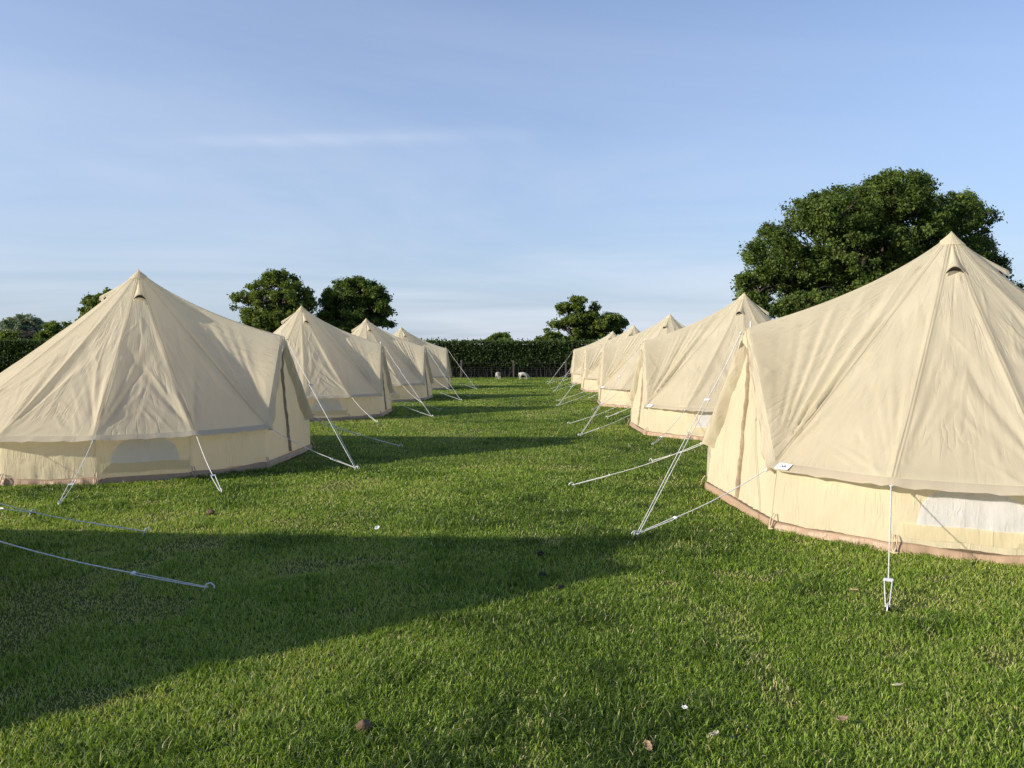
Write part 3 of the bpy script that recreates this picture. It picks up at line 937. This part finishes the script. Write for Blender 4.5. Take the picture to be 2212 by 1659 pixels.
z5 = (.300, (1548.4, 336.0))
make_tree('great spreading oak towering behind the right row of tents', 'tree', 58,
  [(1300,280,250,160),(900,410,300,170),(620,470,160,160),(400,690,200,170),(310,950,170,140),(650,850,280,200),(1000,690,330,230),(1350,560,330,230),
   (1680,430,220,160),(1850,470,150,120),(1780,340,90,80),(1750,720,240,180),(1950,850,150,140),(2060,960,120,90),(700,1080,300,90),(1150,960,260,120),(1550,900,320,170),(400,1090,140,70),(1150,330,260,150),(110,1030,45,40),(1480,210,90,70),(370,530,60,50),(700,340,120,70),(1900,620,90,60),(2120,1040,130,100),(2010,1090,160,120),(2000,800,90,80)],
  (1000, 1500, 1000, 960), *z5, leaf=.17, dens=1.75, mat='oak', seed=3, name='oak_tree', clump=.85, gap=.38, trunk_r=.75)
z3 = (.176, (477.8, 566.3))
make_tree('tall loose crowned tree standing left of the round one behind the left tents', 'tree', 66,
  [(700,200,210,90),(450,290,120,80),(850,260,130,90),(280,430,150,60),(150,540,60,38),(550,450,190,110),(800,450,210,130),(1030,370,80,50),(350,640,180,75),(600,680,230,90),(900,600,180,100),(1050,520,150,95),(450,760,180,50),(500,830,240,60),(800,780,260,90),(980,680,180,100)],
  (570, 1100, 580, 740), *z3, leaf=.19, dens=1.15, mat='oak2', seed=8, name='oak_tree', clump=.85, gap=.41, thin=.05, trunk_r=.42, group='field trees behind the left row')
make_tree('round dark crowned tree behind the third left tent', 'tree', 68,
  [(1620,260,190,85),(1420,280,100,60),(1340,400,130,70),(1850,330,150,95),(1600,450,280,120),(1950,470,140,100),(1400,560,160,85),(1300,650,120,60),(1700,650,280,120),(2000,620,115,95),(1550,760,210,70),(1900,740,140,45),(2070,770,35,36),(1250,480,50,45),(1650,860,260,70),(1400,760,160,70)],
  (1600, 1100, 1600, 800), *z3, leaf=.19, dens=1.4, mat='oak', seed=15, name='oak_tree', clump=.85, gap=.37, trunk_r=.42, group='field trees behind the left row')
z4 = (.104, (1150.2, 619.4))
make_tree('open crowned tree with bare lower limbs rising behind the right end of the hedge gap', 'tree', 80,
  [(950,270,160,75),(680,430,170,80),(590,530,90,45),(950,430,130,85),(1280,430,105,85),(1200,600,180,90),(1650,650,210,95),(1850,760,130,75),(500,790,180,65),(330,890,60,36),(800,740,220,80),(1200,800,270,90),(1600,830,220,80),(950,930,150,65),(1300,980,220,75),(1750,940,110,40),(1000,640,260,110),(1450,760,220,110),(1050,1050,300,90),(1400,870,260,100)],
  (950, 1500, 940, 1010), *z4, leaf=.20, dens=1.6, mat='oak2', seed=21, name='oak_tree', clump=.8, gap=.28, thin=.0, trunk_r=.40)
make_tree('low rounded green thicket behind the hedge beside the open crowned tree', 'bush', 74,
  [(430,1050,170,90),(180,1130,140,70),(600,1130,180,80),(430,1200,380,90),(750,1200,150,60)],
  (430, 1600, 430, 1250), *z4, leaf=.22, dens=1.5, mat='oak2', seed=22, name='bush', clump=.75, gap=.32, trunk_r=.2)
z8 = (.136, (955.6, 707.8))
make_tree('small domed tree showing above the middle of the hedge', 'tree', 100,
  [(920,160,150,75),(760,210,80,50),(1000,220,120,60),(870,250,220,55),(1150,265,60,26)], (900, 700, 900, 330), *z8, leaf=.27, dens=1.5, mat='oak2', seed=27, name='oak_tree', clump=.8, gap=.3, trunk_r=.3)
make_tree('tiny tree top just clearing the hedge beside the last left tent', 'tree', 90, [(340,245,60,30),(420,270,60,20)], (340, 700, 340, 300), *z8, leaf=.22, dens=1.4, mat='oak2', seed=28, name='oak_tree', clump=.6, gap=.3, trunk_r=.15)
z2 = (.1494, (0, 601.7))
make_tree('pale grey green willow at the far left beyond the hedge', 'tree', 92,
  [(330,640,250,110),(150,700,130,100),(500,690,115,100),(300,800,270,100),(20,760,90,80),(250,930,330,80)], (330, 1300, 330, 850), *z2, leaf=.26, dens=1.3, mat='willow', seed=31, name='willow_tree', clump=.85, gap=.34, trunk_r=.4)
make_tree('dark green bushy tree between the pale willow and the tree behind the tent', 'tree', 84,
  [(750,720,130,80),(780,830,200,90),(640,850,110,70),(970,690,80,60),(1040,770,90,75),(150,850,150,60),(0,860,120,80),(760,950,300,70),(1080,880,120,70)], (780, 1300, 780, 880), *z2, leaf=.24, dens=1.2, mat='oak2', seed=33, name='oak_tree', clump=.8, gap=.30, trunk_r=.3)
make_tree('sunlit tree half hidden by the slope of the front left tent', 'tree', 72,
  [(1500,330,200,110),(1250,330,75,50),(1620,245,110,75),(1260,490,120,60),(1450,500,230,110),(1220,640,105,80),(1500,650,280,140),(1740,420,180,180)], (1600, 1300, 1600, 750), *z2, leaf=.23, dens=1.15, mat='oak2', seed=36, name='oak_tree', clump=.8, gap=.30, trunk_r=.4)

def make_hedge():
    r = np.random.default_rng(77)
    x0, x1 = -62.0, 62.0
    def yf(x): return 53.2 + .10 * x * .6
    H, TH = 2.42, 1.7
    def front_noise(x, z): return .16 * fbm(x * .9, z * 1.3, seed=4) + .10 * fbm(x * 3, z * 3, seed=5)
    n = 120000
    x = r.uniform(x0, x1, n); z = r.uniform(0.05, H, n) ** 1.0
    keep = r.random(n) < np.clip(.18 + .95 * sstep(.05, .95, z + .35 * (fbm(x * .8, z * 0, seed=9) - .5)), 0, 1)
    x, z = x[keep], z[keep]
    y = yf(x) - front_noise(x, z) + np.abs(r.normal(0, .11, len(x))) - .35 * 0
    y = y + .45 * (1 - sstep(.1, 1.0, z))                   # bare bottom sits further in
    lump = .12 * (fbm(x * 1.2, x * 0, seed=21) - .5)
    zt = z * (1 + lump * .6)
    A = np.stack([x, y, zt], -1)
    n2 = 60000
    x = r.uniform(x0, x1, n2); yy = r.uniform(-.1, TH, n2)
    top = H + .12 * (fbm(x * .7, yy, seed=12) - .5) + .10 * (fbm(x * 3.1, yy * 3, seed=13) - .5) + np.abs(r.normal(0, .055, n2)) * r.choice([0, 1, 1, 2.2], n2)
    B = np.stack([x, yf(x) + yy, top], -1)
    C = np.concatenate([A, B])
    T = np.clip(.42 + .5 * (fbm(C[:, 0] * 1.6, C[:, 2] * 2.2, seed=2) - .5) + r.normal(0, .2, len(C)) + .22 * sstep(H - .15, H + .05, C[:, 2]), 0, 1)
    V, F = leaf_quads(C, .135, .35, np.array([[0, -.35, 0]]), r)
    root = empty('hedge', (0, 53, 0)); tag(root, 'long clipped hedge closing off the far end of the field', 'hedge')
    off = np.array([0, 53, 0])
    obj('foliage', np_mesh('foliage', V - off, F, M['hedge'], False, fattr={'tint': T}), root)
    xs = np.linspace(x0, x1, 160)
    rows = []
    prof = [(.62, 0), (.50, .7), (.22, 1.1), (.18, H - .12), (TH - .1, H - .12), (TH, 0)]
    for dy, z_ in prof: rows.append(np.stack([xs, yf(xs) + dy + .10 * (fbm(xs * 1.1, xs * 0 + z_, seed=3) - .5), np.full_like(xs, z_)], -1) - off)
    Vc = np.stack(rows, 0)
    obj('twig_core', np_mesh('twig_core', Vc.reshape(-1, 3), grid_faces(len(prof), len(xs)), M['core'], True), root)
    tb = Tubes()
    for _ in range(420):
        xx = r.uniform(-16, 12) if r.random() < .6 else r.uniform(-45, 45)
        p0 = np.array([xx, yf(xx) + r.uniform(.0, .4), -.02]); 
        p1 = p0 + np.array([r.normal(0, .12), r.uniform(-.1, .1), r.uniform(.4, .7)]); p2 = p1 + np.array([r.normal(0, .25), r.uniform(-.12, .1), r.uniform(.3, .6)])
        tb.add([p0 - off, p1 - off, p2 - off], [.028, .02, .008], 4)
    tag(obj('stems', tb.mesh('stems', M['twig']), root), kind='stuff')
    # post and wire fence along its foot
    fr = empty('wire_fence', (0, 52, 0)); tag(fr, 'post and wire stock fence along the foot of the hedge', 'fence')
    fo = np.array([0, 52, 0])
    def fy(x): return yf(x) - .42
    step = 3.6
    xs = np.arange(-12.0 - .02, 12, step)
    for i, xx in enumerate(xs):
        rr = random.Random(i)
        ln = rr.uniform(-.03, .03)
        # squared, slightly leaning timber with a sawn sloping top
        w_ = .06
        h_ = 1.16 + rr.uniform(-.05, .05)
        c = np.array([xx, fy(xx), 0]) - fo
        vs = []
        for z_, s_ in ((-.05, 1), (h_ - .05, .97), (h_, .9)):
            for a, b in ((-1, -1), (1, -1), (1, 1), (-1, 1)):
                vs.append(c + np.array([a * w_ * s_ + ln * z_, b * w_ * s_, z_ + (.03 * b if z_ > 1.12 else 0)]))
        f = [(0, 1, 5, 4), (1, 2, 6, 5), (2, 3, 7, 6), (3, 0, 4, 7), (4, 5, 9, 8), (5, 6, 10, 9), (6, 7, 11, 10), (7, 4, 8, 11), (8, 9, 10, 11)]
        obj('post', np_mesh('post', np.array(vs), np.array(f), M['wood'], False), fr)
    wt = Tubes()
    for z_ in (.12, .27, .42, .57, .74, 1.02):
        wt.add([np.array([x_, fy(x_) - .07, z_ - .012 * math.sin(x_ * .9) ** 2]) - fo for x_ in np.linspace(-12.02, 9.6, 60)], .004, 4)
    for x_ in np.arange(-12, 9.6, .3):
        wt.add([np.array([x_, fy(x_) - .07, .10]) - fo, np.array([x_, fy(x_) - .07, .42]) - fo, np.array([x_, fy(x_) - .07, .74]) - fo], .0035, 4)
    obj('wire_netting', wt.mesh('wire_netting', M['wire']), fr)
make_hedge()

# ------------------------------------------------------------------ lambs
def make_lamb(loc, rz, label, head_turn=0.0, legs=((.0, .02), (.0, -.03))):
    verts, edges, rad = [], [], []
    def v(p, r, par=None):
        verts.append(p); rad.append(r if hasattr(r, '__len__') else (r, r))
        if par is not None: edges.append((par, len(verts) - 1))
        return len(verts) - 1
    hip = v((-.17, 0, .37), (.105, .115))
    mid = v((-.02, 0, .365), (.110, .120), hip)
    sho = v((.13, 0, .36), (.100, .115), mid)
    nk = v((.23, .02 * head_turn, .29), (.062, .062), sho)
    hd = v((.31, .05 * head_turn, .17), (.045, .048), nk)
    hd2 = v((.345, .07 * head_turn, .105), (.034, .034), hd)
    mz = v((.365, .08 * head_turn, .055), (.022, .022), hd2)
    rump = v((-.25, 0, .35), (.075, .09), hip)
    t1 = v((-.285, .0, .27), (.024, .024), rump); v((-.29, .005, .19), (.018, .018), t1)
    for s, ofs in ((1, legs[0]), (-1, legs[1])):
        th = v((-.20 + ofs[1], .075 * s, .27), (.056, .056), hip)
        hk = v((-.235 + ofs[1], .075 * s, .165), (.026, .026), th)
        ft = v((-.21 + ofs[1], .075 * s, .06), (.018, .018), hk); v((-.205 + ofs[1], .075 * s, .01), (.022, .022), ft)
        el = v((.13 + ofs[1], .07 * s, .235), (.044, .044), sho)
        kn = v((.14 + ofs[1] * 1.6, .07 * s, .135), (.023, .023), el)
        f2 = v((.135 + ofs[1] * 1.8, .07 * s, .05), (.018, .018), kn); v((.14 + ofs[1] * 1.8, .07 * s, .01), (.022, .022), f2)
        e1 = v((.285, .05 * head_turn + .035 * s, .205), (.016, .014), hd); v((.26, .05 * head_turn + .085 * s, .19), (.012, .016), e1)
    me = bpy.data.meshes.new('lamb'); me.from_pydata(verts, edges, []); me.materials.append(M['wool'])
    o = obj('lamb', me)
    sk = o.modifiers.new('Skin', 'SKIN'); sk.use_smooth_shade = True
    for i, sv in enumerate(me.skin_vertices[0].data): sv.radius = rad[i]; sv.use_root = (i == 0)
    o.modifiers.new('Subdivision', 'SUBSURF').levels = 2; o.modifiers[-1].render_levels = 2
    o.location = loc; o.rotation_euler = (0, 0, rz); o.scale = (1.05,) * 3
    return tag(o, label, 'lamb', 'lambs grazing by the hedge')
make_lamb((-2.14, 50.0, 0), R(68), 'white lamb grazing with its rump towards the tents', .4, ((0, .03), (0, -.03)))
make_lamb((-.50, 49.3, 0), R(6), 'white lamb seen side on, grazing just past the fence post', .2, ((0, -.02), (0, .035)))

# ------------------------------------------------------------------ small things lying on the grass
def clod(x, y, size, label, mat, seed, name='dung', cat='dropping', group=None, flat=.55):
    r = np.random.default_rng(seed)
    X, Y = px(x, y)
    n, m_ = 14, 9; size *= .8
    th = np.linspace(0, 2 * math.pi, n, endpoint=False); ph = np.linspace(.05, math.pi * .62, m_)
    Pm, Tm = np.meshgrid(ph, th, indexing='ij')
    d = np.stack([np.sin(Pm) * np.cos(Tm), np.sin(Pm) * np.sin(Tm), np.cos(Pm)], -1)
    q = .55 + .9 * fbm(d[..., 0] * 2.1 + 5, d[..., 1] * 2.1 + 5, d[..., 2] * 2.1 + seed, seed=seed, oct=3)
    V = d * q[..., None] * np.array([size, size * .8, size * flat])
    V[..., 2] += .028
    me = np_mesh(name, np.vstack([V.reshape(-1, 3), [[0, 0, V[0, :, 2].mean() + .002]]]), [grid_faces(m_, n, True), np.stack([np.full(n, m_ * n), (np.arange(n) + 1) % n, np.arange(n)], -1)], M[mat], True)
    o = obj(name, me); o.location = (X, Y, 0); o.rotation_euler = (0, 0, r.uniform(0, 6))
    return tag(o, label, cat, group)
def leaf(x, y, size, label, mat, seed, name='fallen_leaf', cat='leaf', group=None):
    r = np.random.default_rng(seed); X, Y = px(x, y)
    size *= .85; u = np.linspace(-1, 1, 11); v = np.linspace(-1, 1, 7)
    U, V_ = np.meshgrid(u, v)
    wd = (1 - U ** 2) ** .6 * .42 * (1 + .18 * np.sin(U * 11))
    P = np.stack([U * size, V_ * wd * size, .22 * size * (V_ * wd * 2) ** 2 + .18 * size * U ** 2 + .06 * size * np.sin(U * 5 + V_ * 3)], -1)
    me = np_mesh(name, P.reshape(-1, 3), grid_faces(7, 11), M[mat], True)
    o = obj(name, me); o.location = (X, Y, .038); o.rotation_euler = (R(r.uniform(-14, 14)), R(r.uniform(-14, 14)), r.uniform(0, 6))
    s = o.modifiers.new('Solid', 'SOLIDIFY'); s.thickness = .0012
    return tag(o, label, cat, group)
LD = 'litter lying on the grass'
clod(455, 1113, .055, 'brown clod of earth on the grass below the front left tent', 'soil', 1, 'earth_clod', 'clod')
clod(1168, 1203, .045, 'black dropping in the shade edge, upper one of the mid lawn group', 'dung', 2, group='dark droppings on the lawn')
clod(1210, 1277, .035, 'black dropping where the big shadow meets the sunlit lawn', 'dung', 3, group='dark droppings on the lawn')
clod(1173, 1249, .030, 'small black dropping between the two larger ones on the mid lawn', 'dung', 4, group='dark droppings on the lawn')
clod(785, 1582, .050, 'reddish brown earth clump low on the sunlit grass', 'soil', 5, 'earth_clod', 'clod')
clod(1917, 1326, .024, 'black cap of earth at the peg of the front right tent', 'dung', 6, 'earth_clod', 'clod', flat=.9)
leaf(815, 1150, .055, 'white scrap of paper on the shaded edge of the lawn', 'paper', 7, 'paper_scrap', 'litter', LD)
leaf(1845, 1287, .050, 'dry brown leaf beside the peg of the front right tent', 'leaf_dry', 8, group=LD)
leaf(1940, 1498, .045, 'pale green leaf lying in the lower right grass', 'leaf_pale', 9, group=LD)
leaf(1480, 1547, .028, 'narrow white feather standing in the grass', 'paper', 10, 'feather', 'feather', LD)
leaf(1820, 1572, .040, 'curled brown leaf below the pale green one', 'leaf_dry', 11, group=LD)
leaf(1545, 1606, .045, 'broad tan leaf near the bottom edge', 'leaf_pale', 12, group=LD)
leaf(1400, 1632, .042, 'brown leaf at the bottom edge, beside the broad tan leaf', 'leaf_dry', 13, group=LD)
leaf(1318, 1108, .045, 'pale dry leaf on the lawn before the peg of the front right tent', 'leaf_pale', 14, group=LD)

# ------------------------------------------------------------------ grass
def make_grass():
    r = np.random.default_rng(99)
    NB = int(1300000 * DETAIL_GRASS)
    # distance distribution ~ d * min(1,(4/d)^1.6)
    dd = np.linspace(2.3, 56, 4000)
    pdf = dd * np.minimum(1, (4.2 / dd)) ** 1.62 * (1 + 0 * dd)
    cdf = np.cumsum(pdf); cdf /= cdf[-1]
    y = np.interp(r.random(NB), cdf, dd)
    x = (r.uniform(-1, 1, NB) * .80 - .03) * y + r.uniform(-.9, .9, NB)
    keep = np.ones(NB, bool)
    for tx, ty in TENTS: keep &= (x - tx) ** 2 + (y - ty) ** 2 > 2.45 ** 2
    x, y = x[keep], y[keep]; n = len(x)
    big = fbm(x * .55, y * .55, seed=1, oct=4); mid = fbm(x * 2.6, y * 2.6, seed=2, oct=3); fine = fbm(x * 9, y * 9, seed=3, oct=2)
    bare = np.maximum(sstep(.64, .74, fbm(x * 1.7 + 40, y * 1.7, seed=8, oct=3)), sstep(.74, .82, fbm(x * 5.3 + 11, y * 5.3, seed=18, oct=2)))
    keep = r.random(n) > bare * .38
    x, y, big, mid, fine, bare = (a[keep] for a in (x, y, big, mid, fine, bare)); n = len(x)
    lush = sstep(.55, .72, mid)
    h = .70 * (.030 + .030 * mid + .022 * lush + .012 * (fine - .5)) * r.uniform(.55, 1.35, n) * (1 - .45 * bare)
    h *= 1 + .012 * np.maximum(y - 8, 0)
    wdt = .0021 * r.uniform(.7, 1.4, n) * np.maximum(1, y / 5.0) ** .9
    lean = r.uniform(.25, 1.5, n) ** .9
    az = r.uniform(0, 2 * math.pi, n)
    lx, ly = np.cos(az), np.sin(az)
    fa = az + np.pi / 2 + r.normal(0, .9, n)
    wx_, wy_ = np.cos(fa) * wdt, np.sin(fa) * wdt
    z0 = np.zeros(n) - .003
    tint = np.clip(.42 + 1.0 * (big - .5) + .55 * (mid - .5) * -1 + r.normal(0, .24, n) - .10 * lush + .25 * bare, 0, .88)
    dry = r.random(n) < (.035 + .20 * bare)
    tint[dry] = r.uniform(.88, 1, dry.sum())
    near = y < 11
    def build(sel, seg):
        X, Y, Hh, L, a, b, c, d = (q[sel] for q in (x, y, h, lean, lx, ly, wx_, wy_))
        Z0 = z0[sel]
        tip = np.stack([X + a * Hh * np.sin(L) * 1.25, Y + b * Hh * np.sin(L) * 1.25, Hh * np.cos(L * .9) + .002], -1)
        b0 = np.stack([X - c, Y - d, Z0], -1); b1 = np.stack([X + c, Y + d, Z0], -1)
        if seg == 1:
            return np.stack([b0, b1, tip], 1).reshape(-1, 3), 3
        m = np.stack([X + a * Hh * np.sin(L) * .45, Y + b * Hh * np.sin(L) * .45, Hh * .58], -1)
        w3 = np.stack([c, d, 0 * c], -1) * .8
        return np.stack([b0, b1, m - w3, m + w3, tip], 1).reshape(-1, 3), 5
    V1, _ = build(near, 2); V2, _ = build(~near, 1)
    n1, n2 = near.sum(), (~near).sum()
    b = np.arange(n1)[:, None] * 5
    q4 = b + np.array([[0, 1, 3, 2]]); t3 = b + np.array([[2, 3, 4]])
    t3b = n1 * 5 + np.arange(n2 * 3).reshape(-1, 3)
    T = np.concatenate([tint[near], tint[near], tint[~near]])
    me = np_mesh('grass', np.concatenate([V1, V2]), [q4, np.concatenate([t3, t3b])], M['grass'], False, fattr={'tint': T})
    tag(obj('grass', me), 'short green meadow grass between the tents', kind='stuff')
make_grass()
